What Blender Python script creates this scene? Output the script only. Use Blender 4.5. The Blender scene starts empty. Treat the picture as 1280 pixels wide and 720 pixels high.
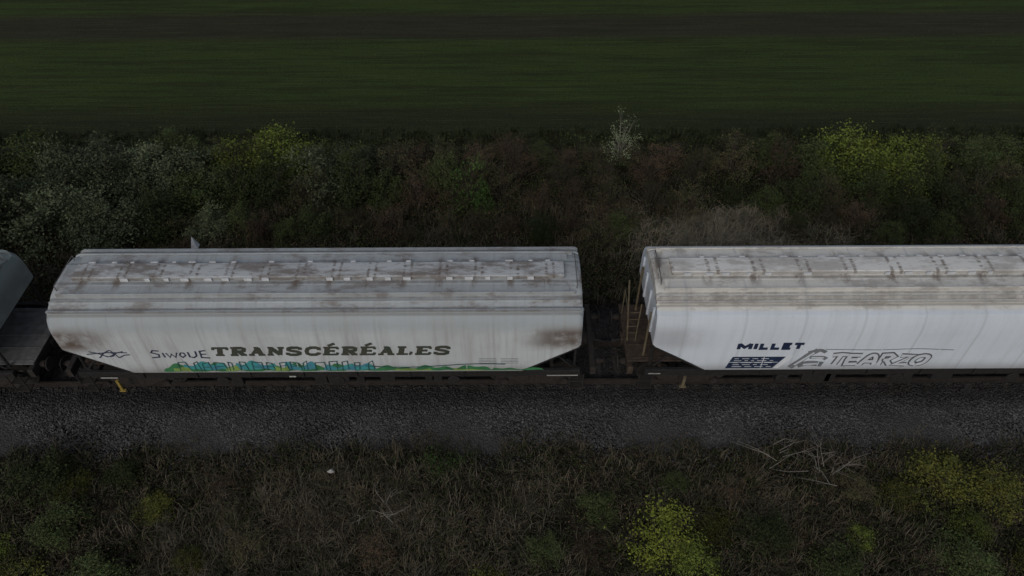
import bpy, math, random
import numpy as np
from mathutils import Matrix, Vector
random.seed(7); rng=np.random.default_rng(7)
scn=bpy.context.scene
col=scn.collection
# ------------------------------------------------------------------ materials
def newmat(name):
    m=bpy.data.materials.new(name); m.use_nodes=True
    nt=m.node_tree; b=nt.nodes["Principled BSDF"]
    return m,nt,b
class N:
    def __init__(s,nt): s.nt=nt
    def n(s,t,**k):
        x=s.nt.nodes.new(t)
        for a,v in k.items(): setattr(x,a,v)
        return x
    def l(s,a,b): s.nt.links.new(a,b)
    def setin(s,sock,v):
        if isinstance(v,bpy.types.NodeSocket): s.l(v,sock)
        else: sock.default_value=v
    def math(s,op,a,b=0.0,clamp=False):
        x=s.n('ShaderNodeMath',operation=op,use_clamp=clamp); s.setin(x.inputs[0],a); s.setin(x.inputs[1],b); return x.outputs[0]
    def ramp(s,v,lo,hi,a=0.0,b=1.0):
        x=s.n('ShaderNodeMapRange',interpolation_type='SMOOTHSTEP'); s.setin(x.inputs[0],v)
        x.inputs[1].default_value=lo;x.inputs[2].default_value=hi;x.inputs[3].default_value=a;x.inputs[4].default_value=b
        return x.outputs[0]
    def near(s,v,c,w):   # 1 at v==c, fading over w
        return s.ramp(s.math('ABSOLUTE',s.math('SUBTRACT',v,c)),w,w*.25)
    def mix(s,f,a,b,mode='MIX'):
        x=s.n('ShaderNodeMix',data_type='RGBA',blend_type=mode); s.setin(x.inputs[0],f)
        for i,c in ((6,a),(7,b)):
            if isinstance(c,bpy.types.NodeSocket): s.l(c,x.inputs[i])
            else: x.inputs[i].default_value=(*c,1)
        return x.outputs[2]
    def coords(s,scale=(1,1,1)):
        t=s.n('ShaderNodeTexCoord'); m=s.n('ShaderNodeMapping'); m.inputs['Scale'].default_value=scale
        s.l(t.outputs['Object'],m.inputs[0]); return m.outputs[0]
    def noise(s,vec,scale,detail=4,rough=.55,dim='3D'):
        x=s.n('ShaderNodeTexNoise'); s.l(vec,x.inputs['Vector']); x.inputs['Scale'].default_value=scale
        x.inputs['Detail'].default_value=detail; x.inputs['Roughness'].default_value=rough; return x.outputs['Fac']
    def sep(s,vec):
        x=s.n('ShaderNodeSeparateXYZ'); s.l(vec,x.inputs[0]); return x.outputs
    def bump(s,h,strength,dist,b):
        x=s.n('ShaderNodeBump'); x.inputs['Strength'].default_value=strength; x.inputs['Distance'].default_value=dist
        s.l(h,x.inputs['Height']); s.l(x.outputs[0],b.inputs['Normal'])

def simple(name,c,rough=.7,metal=0,var=.35,scale=6,c2=None):
    m,nt,b=newmat(name); g=N(nt); v=g.coords()
    f=g.noise(v,scale,5,.6); f=g.ramp(f,.3,.7)
    c2=c2 or tuple(x*(1-var) for x in c)
    g.l(g.mix(f,c2,c),b.inputs['Base Color']); b.inputs['Roughness'].default_value=rough; b.inputs['Metallic'].default_value=metal
    b.inputs['Specular IOR Level'].default_value=.3
    return m

def wagon_paint(name,side,roof,rust=.5,L=14.4,dirt=.5,seed=0.,shoulder=None,pitch=1.13,strk=.6,kinky=1.21,blot=.6):
    m,nt,b=newmat(name); g=N(nt); v=g.coords(); o=g.sep(v)
    off=g.n('ShaderNodeVectorMath',operation='ADD'); g.l(v,off.inputs[0]); off.inputs[1].default_value=(seed,seed,seed); vo=off.outputs[0]
    def st(sc):
        mm=g.n('ShaderNodeMapping'); mm.inputs['Scale'].default_value=sc; g.l(vo,mm.inputs[0]); return mm.outputs[0]
    streak=g.noise(st((3.2,.22,.22)),1.5,6,.65)
    streak2=g.noise(st((9,.5,.35)),1.6,5,.7)
    big=g.noise(vo,.55,5,.6); fine=g.noise(vo,14,5,.7)
    isroof=g.ramp(o[2],3.62,3.70)
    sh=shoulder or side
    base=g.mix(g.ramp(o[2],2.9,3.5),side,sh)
    base=g.mix(isroof,base,roof)
    dk=g.math('MULTIPLY',g.ramp(streak,.42,.72),dirt)
    c=g.mix(dk,base,tuple(x*.55 for x in (side[0]*1.02,side[1]*.97,side[2]*.9)))
    c=g.mix(g.math('MULTIPLY',g.ramp(streak2,.5,.78),dirt*.6),c,tuple(x*.45 for x in (side[0]*1.05,side[1]*.96,side[2]*.85)))
    c=g.mix(g.math('MULTIPLY',g.ramp(big,.48,.7),dirt*.5),c,(side[0]*.55,side[1]*.53,side[2]*.5))
    ax=g.math('ABSOLUTE',o[0]); ay=g.math('ABSOLUTE',o[1])
    endm=g.ramp(ax,L/2-2.0,L/2-.5)
    hz=g.math('MULTIPLY',g.ramp(o[2],2.2,2.7),g.ramp(o[2],3.45,3.0))
    n1=g.noise(vo,1.1,6,.65)
    r=g.math('MULTIPLY',g.math('MULTIPLY',endm,hz),g.ramp(n1,.25,.55)); r=g.math('MULTIPLY',r,rust,True)
    c=g.mix(r,c,(.12,.085,.065))
    n2=g.noise(st((.7,1.8,1.8)),1.25,8,.74)
    r2=g.math('MULTIPLY',g.math('MULTIPLY',g.ramp(n2,.48,.62),isroof),blot)
    c=g.mix(r2,c,(.17,.13,.105))
    # shadow lines along the roof ledges, painted into the colour with patchy strength
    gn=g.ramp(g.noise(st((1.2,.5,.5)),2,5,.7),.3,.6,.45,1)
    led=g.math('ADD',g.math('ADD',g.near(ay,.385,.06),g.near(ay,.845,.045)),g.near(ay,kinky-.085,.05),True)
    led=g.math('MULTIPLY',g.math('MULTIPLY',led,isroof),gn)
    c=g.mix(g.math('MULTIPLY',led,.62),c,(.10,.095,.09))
    under=g.math('MULTIPLY',g.near(ay,kinky+.06,.05),g.ramp(o[2],3.3,3.5))  # shade line beneath the eave ridge, painted into the colour too
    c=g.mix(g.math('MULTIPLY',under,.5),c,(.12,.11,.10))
    ph=g.math('ABSOLUTE',g.math('SUBTRACT',g.math('FRACT',g.math('ADD',g.math('DIVIDE',o[0],pitch),g.math('MULTIPLY',g.noise(st((.5,.1,.1)),2,2,.5),.25))),.5))
    wp=g.math('MULTIPLY',g.math('MULTIPLY',g.ramp(ph,.18,.02),g.ramp(ay,.85,.3)),g.math('MULTIPLY',isroof,g.ramp(g.noise(st((2.5,.9,.9)),1.7,5,.7),.38,.56)))
    c=g.mix(g.math('MULTIPLY',wp,strk),c,(.13,.09,.065))
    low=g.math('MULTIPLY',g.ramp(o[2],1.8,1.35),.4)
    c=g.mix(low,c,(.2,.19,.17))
    sp=g.math('MULTIPLY',g.ramp(fine,.6,.75),.28)
    c=g.mix(sp,c,(.22,.18,.15))
    wv=g.math('ABSOLUTE',g.math('SUBTRACT',g.math('FRACT',g.math('ADD',g.math('DIVIDE',o[0],L/9),.5)),.5))
    seam=g.math('MULTIPLY',g.ramp(wv,.035,.008),.28)
    c=g.mix(seam,c,(side[0]*.5,side[1]*.49,side[2]*.47))
    pl=g.n('ShaderNodeTexWhiteNoise',noise_dimensions='1D')
    g.l(g.math('FLOOR',g.math('DIVIDE',g.math('ADD',o[0],seed*7),L/9)),pl.inputs['W'])
    c=g.mix(g.math('MULTIPLY',pl.outputs['Value'],.14),c,(.28,.28,.28))
    g.l(c,b.inputs['Base Color']); b.inputs['Roughness'].default_value=.5; b.inputs['Specular IOR Level'].default_value=.4
    h=g.math('ADD',g.math('MULTIPLY',g.noise(vo,1.1,3,.5),1.0),g.math('MULTIPLY',fine,.05))
    g.bump(h,.5,.06,b)
    return m

def leafmat(name,c1,c2,c3):
    m,nt,b=newmat(name); g=N(nt)
    geo=g.n('ShaderNodeNewGeometry'); oi=g.n('ShaderNodeObjectInfo')
    f=geo.outputs['Random Per Island']
    c=g.mix(f,c1,c2)
    v=g.coords(); n=g.ramp(g.noise(v,1.8,2,.5),.45,.65)
    c=g.mix(g.math('MULTIPLY',n,.7),c,c3)
    mul=g.ramp(oi.outputs['Random'],0,1,.65,1.65)
    x=g.n('ShaderNodeVectorMath',operation='SCALE'); g.l(c,x.inputs[0]); g.l(mul,x.inputs['Scale'])
    g.l(x.outputs[0],b.inputs['Base Color']); b.inputs['Roughness'].default_value=.7; b.inputs['Specular IOR Level'].default_value=.2
    return m

M={}
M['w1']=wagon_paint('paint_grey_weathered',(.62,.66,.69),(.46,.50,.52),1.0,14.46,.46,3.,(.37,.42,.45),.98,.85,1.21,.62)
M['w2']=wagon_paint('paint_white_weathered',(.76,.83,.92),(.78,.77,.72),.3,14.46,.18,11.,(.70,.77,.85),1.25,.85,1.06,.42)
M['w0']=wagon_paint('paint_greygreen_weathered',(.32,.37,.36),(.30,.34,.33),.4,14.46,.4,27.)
M['dark']=simple('underframe_steel',(.026,.025,.025),.8,0,.4,9)
M['dark2']=simple('brake_dust_steel',(.038,.033,.03),.85,0,.4,9)
M['rim']=simple('wheel_steel',(.08,.075,.07),.5,.6,.4,9)
M['plat']=simple('platform_grating',(.16,.16,.16),.8,0,.4,5)
M['rustp']=simple('rusty_platform',(.075,.055,.042),.85,0,.5,6)
M['railp']=simple('ladder_paint',(.17,.14,.09),.7,0,.4,5)
M['clip']=simple('latch_paint',(.68,.70,.72),.7,0,.25,5)
M['white']=simple('marking_white',(.45,.45,.43),.7,0,.3,8)
M['yellow']=simple('step_yellow',(.33,.24,.06),.7,0,.3,8)
M['ink']=simple('lettering_dark_green',(.05,.068,.052),.7,0,.4,5,(.075,.07,.055))
M['navy']=simple('lettering_navy',(.02,.035,.085),.7,0,.3,5)
M['tag']=simple('spray_blue_black',(.05,.06,.10),.8,0,.2,5)
M['teal']=simple('spray_teal',(.06,.36,.34),.7,0,.5,3,(.07,.22,.34))
M['green']=simple('spray_green',(.06,.24,.10),.7,0,.4,3)
M['lime']=simple('spray_lime',(.28,.42,.12),.7,0,.4,3)
M['gtag']=simple('spray_grey',(.22,.24,.26),.8,0,.3,4)
M['gout']=simple('spray_outline_grey',(.13,.14,.16),.8,0,.3,4)
M['gtag2']=simple('spray_light_grey',(.66,.71,.77),.8,0,.12,4)
M['cwhite']=simple('panel_white',(.8,.83,.88),.7,0,.1,4)
M['concrete']=simple('concrete_sleeper',(.062,.058,.054),.9,0,.5,7)
M['steel']=simple('rail_steel',(.05,.042,.038),.6,.3,.4,7)
M['bark']=simple('bark',(.085,.07,.055),.9,0,.4,10)
M['deadwood']=simple('dead_wood',(.15,.13,.105),.9,0,.4,10)

def hatchmat(name,base,rustamt,seed,pitch):
    m,nt,b=newmat(name); g=N(nt); o=g.sep(g.coords()); v=g.coords((.5,1.5,1.5))
    off=g.n('ShaderNodeVectorMath',operation='ADD'); g.l(v,off.inputs[0]); off.inputs[1].default_value=(seed,)*3
    n=g.noise(off.outputs[0],1.3,8,.74); n2=g.noise(off.outputs[0],7,5,.65)
    c=g.mix(g.math('MULTIPLY',g.ramp(n,.44,.60),rustamt*.8),base,(.15,.11,.085))
    c=g.mix(g.math('MULTIPLY',g.ramp(n2,.52,.7),.5*rustamt),c,(.17,.13,.11))
    ph=g.math('ABSOLUTE',g.math('SUBTRACT',g.math('ABSOLUTE',g.math('SUBTRACT',g.math('FRACT',g.math('DIVIDE',o[0],pitch)),.5)),.10))
    mk=g.math('MULTIPLY',g.ramp(ph,.06,.015),g.ramp(n2,.42,.56))
    c=g.mix(g.math('MULTIPLY',mk,.7),c,(.13,.09,.065))
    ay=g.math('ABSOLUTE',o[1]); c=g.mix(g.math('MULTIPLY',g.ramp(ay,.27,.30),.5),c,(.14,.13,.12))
    g.l(c,b.inputs['Base Color']); b.inputs['Roughness'].default_value=.6
    return m
M['h1']=hatchmat('hatch_rusty_grey',(.54,.57,.585),.95,2.,.98)
M['h2']=hatchmat('hatch_white',(.80,.80,.77),.5,8.,1.25)
M['h0']=hatchmat('hatch_greygreen',(.30,.34,.33),.6,5.,1.)

def groundmat():
    m,nt,b=newmat('soil_and_field'); g=N(nt); v=g.coords(); o=g.sep(v)
    row=g.noise(g.coords((.05,1.4,1)),2.2,5,.7)
    row2=g.noise(g.coords((.10,5,1)),2.4,4,.72)
    fine=g.noise(v,16,4,.75)
    patch=g.noise(g.coords((.25,1.2,1)),.9,4,.6)
    wob=g.math('MULTIPLY',g.math('SUBTRACT',g.noise(g.coords((.06,.4,1)),1.,3,.6),.5),1.4)
    y=g.math('ADD',o[1],wob)
    green=g.mix(g.ramp(fine,.35,.68),(.034,.050,.015),(.086,.126,.034))
    green=g.mix(g.math('MULTIPLY',g.ramp(patch,.4,.65),.4),green,(.036,.050,.018))
    brown=g.mix(g.ramp(fine,.35,.68),(.034,.033,.022),(.072,.068,.048))
    brown=g.mix(g.math('MULTIPLY',g.ramp(patch,.45,.62),.4),brown,(.034,.040,.020))
    edge=g.mix(g.ramp(fine,.35,.68),(.024,.030,.014),(.056,.066,.030))
    band=g.math('MULTIPLY',g.ramp(y,22.2,23.2),g.ramp(y,26.2,25.0))
    c=g.mix(g.math('MULTIPLY',band,.9),green,brown)
    far=g.ramp(y,27.2,28.2); c=g.mix(g.math('MULTIPLY',far,.8),c,brown)
    c=g.mix(g.ramp(y,17.0,14.8),c,edge)
    c=g.mix(g.math('MULTIPLY',g.ramp(row,.46,.6),.5),c,(.028,.032,.018))
    c=g.mix(g.math('MULTIPLY',g.ramp(row2,.54,.68),.5),c,(.088,.105,.048))
    c=g.mix(g.math('MULTIPLY',g.ramp(row2,.46,.32),.6),c,(.018,.023,.012))
    vo=g.n('ShaderNodeTexVoronoi'); vo.inputs['Scale'].default_value=1.7; g.l(v,vo.inputs['Vector'])
    s=g.sep(vo.outputs['Color']); fl=g.math('MULTIPLY',g.ramp(vo.outputs['Distance'],.07,.03),g.ramp(s[0],.75,.8))
    c=g.mix(g.math('MULTIPLY',fl,.8),c,(.17,.18,.12))
    soil=g.mix(g.ramp(g.noise(v,5,4,.7),.4,.65),(.022,.02,.015),(.07,.058,.042))
    c=g.mix(g.ramp(o[1],13.2,12.4),c,soil)
    g.l(c,b.inputs['Base Color']); b.inputs['Roughness'].default_value=.95; b.inputs['Specular IOR Level'].default_value=.1
    g.bump(g.math('ADD',fine,g.math('MULTIPLY',row2,.8)),.9,.08,b)
    return m
M['ground']=groundmat()
def ballastmat(name,lo,hi):
    m,nt,b=newmat(name); g=N(nt); v=g.coords(); geo=g.n('ShaderNodeNewGeometry')
    big=g.noise(g.coords((.4,1,1)),1.1,4,.6)
    c=g.mix(geo.outputs['Random Per Island'],lo,hi)
    c=g.mix(g.math('MULTIPLY',g.ramp(big,.4,.62),.45),c,(lo[0]*.98,lo[1]*.9,lo[2]*.82))
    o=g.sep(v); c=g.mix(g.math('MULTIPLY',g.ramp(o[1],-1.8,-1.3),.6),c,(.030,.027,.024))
    vo=g.n('ShaderNodeTexVoronoi'); vo.inputs['Scale'].default_value=18; g.l(v,vo.inputs['Vector'])
    s=g.sep(vo.outputs['Color']); c=g.mix(g.math('MULTIPLY',s[0],.5),c,(lo[0]*.6,lo[1]*.6,lo[2]*.6))
    g.l(c,b.inputs['Base Color']); b.inputs['Roughness'].default_value=.9; b.inputs['Specular IOR Level'].default_value=.2
    g.bump(vo.outputs['Distance'],1,.04,b)
    return m
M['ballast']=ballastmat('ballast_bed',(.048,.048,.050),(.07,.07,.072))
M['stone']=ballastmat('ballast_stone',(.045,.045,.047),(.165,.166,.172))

M['lg']=leafmat('leaf_green',(.030,.043,.015),(.068,.090,.030),(.045,.056,.024))
M['lgg']=leafmat('leaf_greygreen',(.050,.063,.034),(.128,.150,.085),(.050,.062,.030))
M['ly']=leafmat('leaf_yellowgreen',(.070,.098,.018),(.145,.178,.034),(.050,.075,.018))
M['ll']=leafmat('leaf_yellow_lime',(.11,.135,.02),(.22,.245,.04),(.08,.10,.02))
M['lo']=leafmat('leaf_olive_brown',(.052,.047,.024),(.100,.090,.046),(.042,.050,.023))
M['lr']=leafmat('leaf_russet',(.068,.045,.028),(.125,.085,.054),(.050,.044,.025))
M['lp']=leafmat('leaf_pale',(.14,.18,.10),(.26,.30,.18),(.12,.16,.08))
M['lb']=leafmat('leaf_fresh_green',(.030,.062,.014),(.055,.105,.022),(.030,.055,.016))
M['ld']=leafmat('leaf_dark_gold',(.055,.06,.014),(.12,.12,.024),(.035,.048,.015))
M['gd']=leafmat('grass_dry',(.068,.058,.038),(.145,.124,.084),(.048,.048,.027))
M['gp']=leafmat('grass_pale_dry',(.13,.115,.08),(.25,.22,.16),(.095,.088,.06))
M['gg']=leafmat('grass_green',(.026,.036,.012),(.055,.07,.025),(.036,.036,.018))

# ------------------------------------------------------------------ mesh helpers
class MB:
    def __init__(s): s.v=[]; s.f=[]; s.m=[]; s.mi=0
    def add(s,vs,fs):
        b=len(s.v); s.v+= [tuple(p) for p in vs]; s.f+=[tuple(i+b for i in f) for f in fs]; s.m+=[s.mi]*len(fs)
    def box(s,x0,x1,y0,y1,z0,z1,bev=0):
        if bev:
            b=bev; vs=[]
            for z,i in ((z0,b),(z0+b,0),(z1-b,0),(z1,b)):
                vs+=[(x0+i,y0+i,z),(x1-i,y0+i,z),(x1-i,y1-i,z),(x0+i,y1-i,z)]
            fs=[(3,2,1,0),(12,13,14,15)]
            for k in range(3):
                for j in range(4):
                    a=k*4+j; c=k*4+(j+1)%4; fs.append((a,c,c+4,a+4))
            s.add(vs,fs); return
        s.add([(x0,y0,z0),(x1,y0,z0),(x1,y1,z0),(x0,y1,z0),(x0,y0,z1),(x1,y0,z1),(x1,y1,z1),(x0,y1,z1)],
              [(3,2,1,0),(4,5,6,7),(0,1,5,4),(1,2,6,5),(2,3,7,6),(3,0,4,7)])
    def tube(s,a,b,r0,r1=None,n=8,cap=True):
        r1=r0 if r1 is None else r1
        a=Vector(a);b=Vector(b);d=(b-a).normalized(); u=d.orthogonal().normalized(); w=d.cross(u)
        vs=[]
        for p,r in ((a,r0),(b,r1)):
            for k in range(n):
                t=2*math.pi*k/n; vs.append(p+u*math.cos(t)*r+w*math.sin(t)*r)
        fs=[(k,(k+1)%n,n+(k+1)%n,n+k) for k in range(n)]
        if cap: fs+=[tuple(range(n))[::-1],tuple(range(n,2*n))]
        s.add(vs,fs)
    def rev(s,prof,axis_pt,n=24):
        vs=[];k=len(prof)
        for i in range(n):
            t=2*math.pi*i/n
            for (yy,r) in prof: vs.append((axis_pt[0]+math.cos(t)*r,axis_pt[1]+yy,axis_pt[2]+math.sin(t)*r))
        fs=[]
        for i in range(n):
            j=(i+1)%n
            for q in range(k-1): fs.append((i*k+q,i*k+q+1,j*k+q+1,j*k+q))
        s.add(vs,fs)
    def mesh(s,name,mats,smooth=None):
        me=bpy.data.meshes.new(name); me.from_pydata(s.v,[],s.f)
        for m in mats: me.materials.append(m)
        me.polygons.foreach_set('material_index',s.m)
        me.update()
        if smooth:
            me.polygons.foreach_set('use_smooth',[True]*len(me.polygons))
            try: me.set_sharp_from_angle(angle=math.radians(smooth))
            except Exception: pass
        return me
def obj(name,me,parent=None,loc=(0,0,0),rot=(0,0,0),**props):
    o=bpy.data.objects.new(name,me); col.objects.link(o); o.location=loc; o.rotation_euler=rot
    if parent: o.parent=parent
    for k,v in props.items(): o[k]=v
    return o
def npmesh(name,V,F,mat):
    me=bpy.data.meshes.new(name); nv=len(V); nf,k=F.shape
    me.vertices.add(nv); me.vertices.foreach_set('co',V.astype(np.float32).ravel())
    me.loops.add(nf*k); me.loops.foreach_set('vertex_index',F.astype(np.int32).ravel())
    me.polygons.add(nf); me.polygons.foreach_set('loop_start',(np.arange(nf)*k).astype(np.int32))
    me.materials.append(mat); me.update(calc_edges=True); me.validate(); return me

# ------------------------------------------------------------------ stroke lettering
def strip(mb,pts,w,to3,lift):
    n=len(pts)
    L=[];R=[]
    for i,p in enumerate(pts):
        d0=np.array(pts[i])-np.array(pts[i-1]) if i>0 else None
        d1=np.array(pts[i+1])-np.array(pts[i]) if i<n-1 else None
        def nm(d): return np.array([-d[1],d[0]])/max(1e-9,np.hypot(*d))
        if d0 is None: nn=nm(d1);k=1
        elif d1 is None: nn=nm(d0);k=1
        else:
            a=nm(d0);b=nm(d1);nn=a+b; nn=nn/max(1e-6,np.hypot(*nn)); k=min(1.6,1/max(.3,float(nn@a)))
        q=np.array(p,float); L.append(q+nn*w/2*k); R.append(q-nn*w/2*k)
    vs=[to3(a[0],a[1],lift) for a in L]+[to3(a[0],a[1],lift) for a in R]
    mb.add(vs,[(i,n+i,n+i+1,i+1) for i in range(n-1)])
def smooth(pts,k=5):
    P=[np.array(p,float) for p in pts]; out=[]
    P=[2*P[0]-P[1]]+P+[2*P[-1]-P[-2]]
    for i in range(1,len(P)-2):
        for t in np.linspace(0,1,k,endpoint=False):
            a,b,c,d=P[i-1],P[i],P[i+1],P[i+2]
            out.append(tuple(.5*((2*b)+(c-a)*t+(2*a-5*b+4*c-d)*t*t+(3*b-a-3*c+d)*t**3)))
    out.append(tuple(P[-2])); return out
SL={
'T':[([(.5,.03),(.5,.97)],'V'),([(.02,.93),(.98,.93)],'H'),([(.08,.95),(.08,.68)],'H'),([(.92,.95),(.92,.68)],'H'),([(.24,.06),(.76,.06)],'H')],
'R':[([(.26,.03),(.26,.97)],'V'),([(.2,.93),(.66,.93),(.82,.83),(.82,.6),(.66,.5),(.26,.5)],'M'),([(.5,.5),(.82,.04)],'V'),([(.02,.06),(.5,.06)],'H'),([(.66,.06),(1,.06)],'H'),([(.02,.94),(.3,.94)],'H')],
'A':[([(.5,.95),(.2,.04)],'H'),([(.5,.95),(.78,.04)],'V'),([(.3,.34),(.7,.34)],'H'),([(.02,.06),(.36,.06)],'H'),([(.58,.06),(1,.06)],'H'),([(.3,.94),(.6,.94)],'H')],
'N':[([(.2,.03),(.2,.97)],'M'),([(.8,.03),(.8,.97)],'M'),([(.2,.92),(.8,.08)],'V'),([(.02,.06),(.4,.06)],'H'),([(.02,.94),(.3,.94)],'H'),([(.62,.94),(1,.94)],'H')],
'S':[([(.86,.66),(.84,.84),(.68,.94),(.34,.94),(.16,.84),(.16,.66),(.32,.56),(.68,.46),(.84,.34),(.84,.17),(.66,.06),(.32,.06),(.14,.16),(.12,.34)],'M')],
'C':[([(.88,.62),(.86,.84),(.68,.94),(.4,.94),(.2,.8),(.14,.5),(.2,.2),(.4,.06),(.7,.06),(.88,.2),(.9,.34)],'M')],
'E':[([(.26,.03),(.26,.97)],'V'),([(.02,.94),(.9,.94)],'H'),([(.02,.06),(.92,.06)],'H'),([(.26,.5),(.66,.5)],'H'),([(.87,.95),(.87,.7)],'H'),([(.9,.05),(.9,.32)],'H'),([(.64,.64),(.64,.36)],'H')],
'L':[([(.28,.03),(.28,.97)],'V'),([(.02,.06),(.9,.06)],'H'),([(.02,.94),(.54,.94)],'H'),([(.88,.05),(.88,.38)],'H')],
}
SN={
'M':[[(.08,0),(.08,1)],[(.08,.95),(.5,.3),(.92,.95)],[(.92,0),(.92,1)]],
'I':[[(.5,0),(.5,1)]],'L':[[(.15,1),(.15,.08),(.9,.08)]],
'E':[[(.9,.93),(.15,.93),(.15,.07),(.9,.07)],[(.15,.5),(.75,.5)]],
'T':[[(0,.93),(1,.93)],[(.5,0),(.5,.93)]],
}
def to3_side(xc,wy):
    def f(x,z,l): return (x-xc,-(wy+l),z)
    return f

# ------------------------------------------------------------------ hopper wagon
WY=1.52
def make_wagon(label,xc,L,paint,hatch,variant,dz=0.0,kinky=1.21):
    W=obj('hopper_wagon',None,None,(xc,0,0)); W.empty_display_size=.5
    W['label']=label; W['category']='freight wagon'; W['group']='hopper wagons of a freight train'
    H=L/2; zb,ze,sl=1.36,2.5,1.65
    top=4.02+dz; kz=3.69+dz
    def halfprof(b):
        zs=[b,b+(2.95-b)*.06,b+(2.95-b)*.35,b+(2.95-b)*.7,2.95]
        p=[(WY-(.05 if i==0 else 0),z) for i,z in enumerate(zs)]
        p+=[(1.51,3.1),(1.49,3.24),(1.45,3.37+dz*.4),(1.37,3.52+dz*.7),(kinky+.02,kz-.05),(kinky+.045,kz-.02),(kinky+.04,kz+.03),(kinky-.03,kz+.03),(kinky-.05,kz-.012),
            (.97,kz+.07),(.96,kz+.115),(.92,kz+.115),(.90,kz+.085),(.76,top-.165),(.56,top-.12),(.34,top-.06)]
        return p
    mb=MB()
    if variant==0: xs=[-H,-H+.06,-H+.16,-H+.30]
    else: xs=[-H,-H+.03,-H+.08,-H+.16]
    k=6
    xs+=[-H+sl*t/k for t in range(2,k+1)]
    nx=14
    xs+=[-H+sl+(L-2*sl)*t/nx for t in range(1,nx)]
    xs+=[-x for x in xs[:4+k-1]][::-1]
    rows=[]
    for x in xs:
        ax=abs(x); b=zb if ax<=H-sl else zb+(ze-zb)*(ax-(H-sl))/sl
        e=H-ax; sc=1.0
        if variant==0: sc=1-.12*max(0,1-e/.3)**2.2
        else: sc=1-.035*max(0,1-e/.09)**1.6
        hp=halfprof(b)
        row=[(x,-y*sc,2.9+(z-2.9)*sc if z>2.9 else z) for y,z in hp]+[(x,y*sc,2.9+(z-2.9)*sc if z>2.9 else z) for y,z in hp[::-1]]
        rows.append(row)
    n=len(rows[0]); vs=[p for r in rows for p in r]; fs=[]
    for i in range(len(rows)-1):
        for j in range(n):
            jj=(j+1)%n
            fs.append((i*n+j,(i+1)*n+j,(i+1)*n+jj,i*n+jj))
    fs.append(tuple(range(n))); fs.append(tuple(range((len(rows)-1)*n,len(rows)*n))[::-1])
    mb.add(vs,fs)
    nse=9
    for q in range(1,nse):
        x=-H+L*q/nse
        ax=abs(x); b=zb if ax<=H-sl else zb+(ze-zb)*(ax-(H-sl))/sl
        hp=halfprof(b); off=.005
        ring=[(-y-off,z+(off if z>3.4 else 0)) for y,z in hp]+[(y+off,z+(off if z>3.4 else 0)) for y,z in hp[::-1]]
        vs=[];fs=[]
        for (y,z) in ring: vs+=[(x-.012,y,z),(x+.012,y,z)]
        for i in range(len(ring)-1):
            if i==len(hp)-1: continue
            fs.append((2*i,2*i+1,2*i+3,2*i+2))
        mb.add(vs,fs)
    if variant:
        for s in (-1,1):
            for yy in (-1.0,-.35,.35,1.0):
                x0,x1=sorted((s*(H+.002),s*(H+.05))); mb.box(x0,x1,yy-.04,yy+.04,2.56,3.5)
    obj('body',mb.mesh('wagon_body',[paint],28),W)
    for s in (-1,1):
        for yy in (-1,1):
            mb=MB()
            a=(s*(H-.02),yy*1.47,ze-.015); c=(s*(H-sl),yy*1.44,1.33)
            mb.tube(a,c,.05,.05,6)
            mb.tube((s*(H-.1),yy*1.2,2.4),(s*(H-.1),yy*1.2,1.3),.04,.04,6)
            mb.tube((s*(H-.75),yy*1.25,1.95),(s*(H-.2),yy*1.25,1.3),.03,.03,6)
            obj('end_strut',mb.mesh('end_strut',[M['dark']]),W)
    HH=obj('roof_hatch',None,W)
    hatch_l=L-.95
    mb=MB(); 
    def arch(x0,x1,r=.30,z=top-.05,h=.115):
        pr=[(-r,z-.05),(-r,z+.08),(-r*.88,z+h*.93),(-r*.3,z+h),(r*.3,z+h),(r*.88,z+h*.93),(r,z+.08),(r,z-.05)]
        m=len(pr); vs=[(x0,y,zz) for y,zz in pr]+[(x1,y,zz) for y,zz in pr]
        fs=[(i,i+m,i+m+1,i+1) for i in range(m-1)]+[tuple(range(m)),tuple(range(m,2*m))[::-1]]
        mb.add(vs,fs)
    arch(-hatch_l/2,hatch_l/2)
    obj('hatch_lid',mb.mesh('hatch_lid',[hatch],25),HH)
    rr=random.Random(variant+3)
    ml={}
    for s in (-1,1):
        mbl=MB(); y0,y1=sorted((s*.302,s*.352)); mbl.box(-.09,.09,y0,y1,top-.05,top+.05,.006); ml[s]=mbl.mesh('hatch_latch',[M['clip']])
    for s in (-1,1):
        for i in range(24):
            x=-hatch_l/2+.4+(hatch_l-.8)*i/23+rr.uniform(-.06,.06)
            if rr.random()<.2: continue
            o=obj('latch',ml[s],HH,(x,0,0)); o.scale=(rr.uniform(.6,1.25),1,1)
    for s in (-1,1):
        mb=MB(); y0,y1=sorted((s*.42,s*.755))
        mb.box(-H+.35,H-.35,y0,y1,top-.125,top-.095,.006)
        yo=s*.77; a,b_=sorted((yo,yo+s*.04)); mb.box(-H+.2,H-.2,a,b_,top-.2,top-.06,.006)
        obj('roof_walkway',mb.mesh('roof_walkway',[paint]),W)
    for s in (-1,1):
        mb=MB(); x=s*(H-.14)
        mb.tube((x,-.6,top-.12),(x,-.6,top+.05),.012); mb.tube((x,.6,top-.12),(x,.6,top+.05),.012); mb.tube((x,-.6,top+.05),(x,.6,top+.05),.012)
        obj('roof_handrail',mb.mesh('roof_handrail',[M['plat']]),W)
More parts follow.
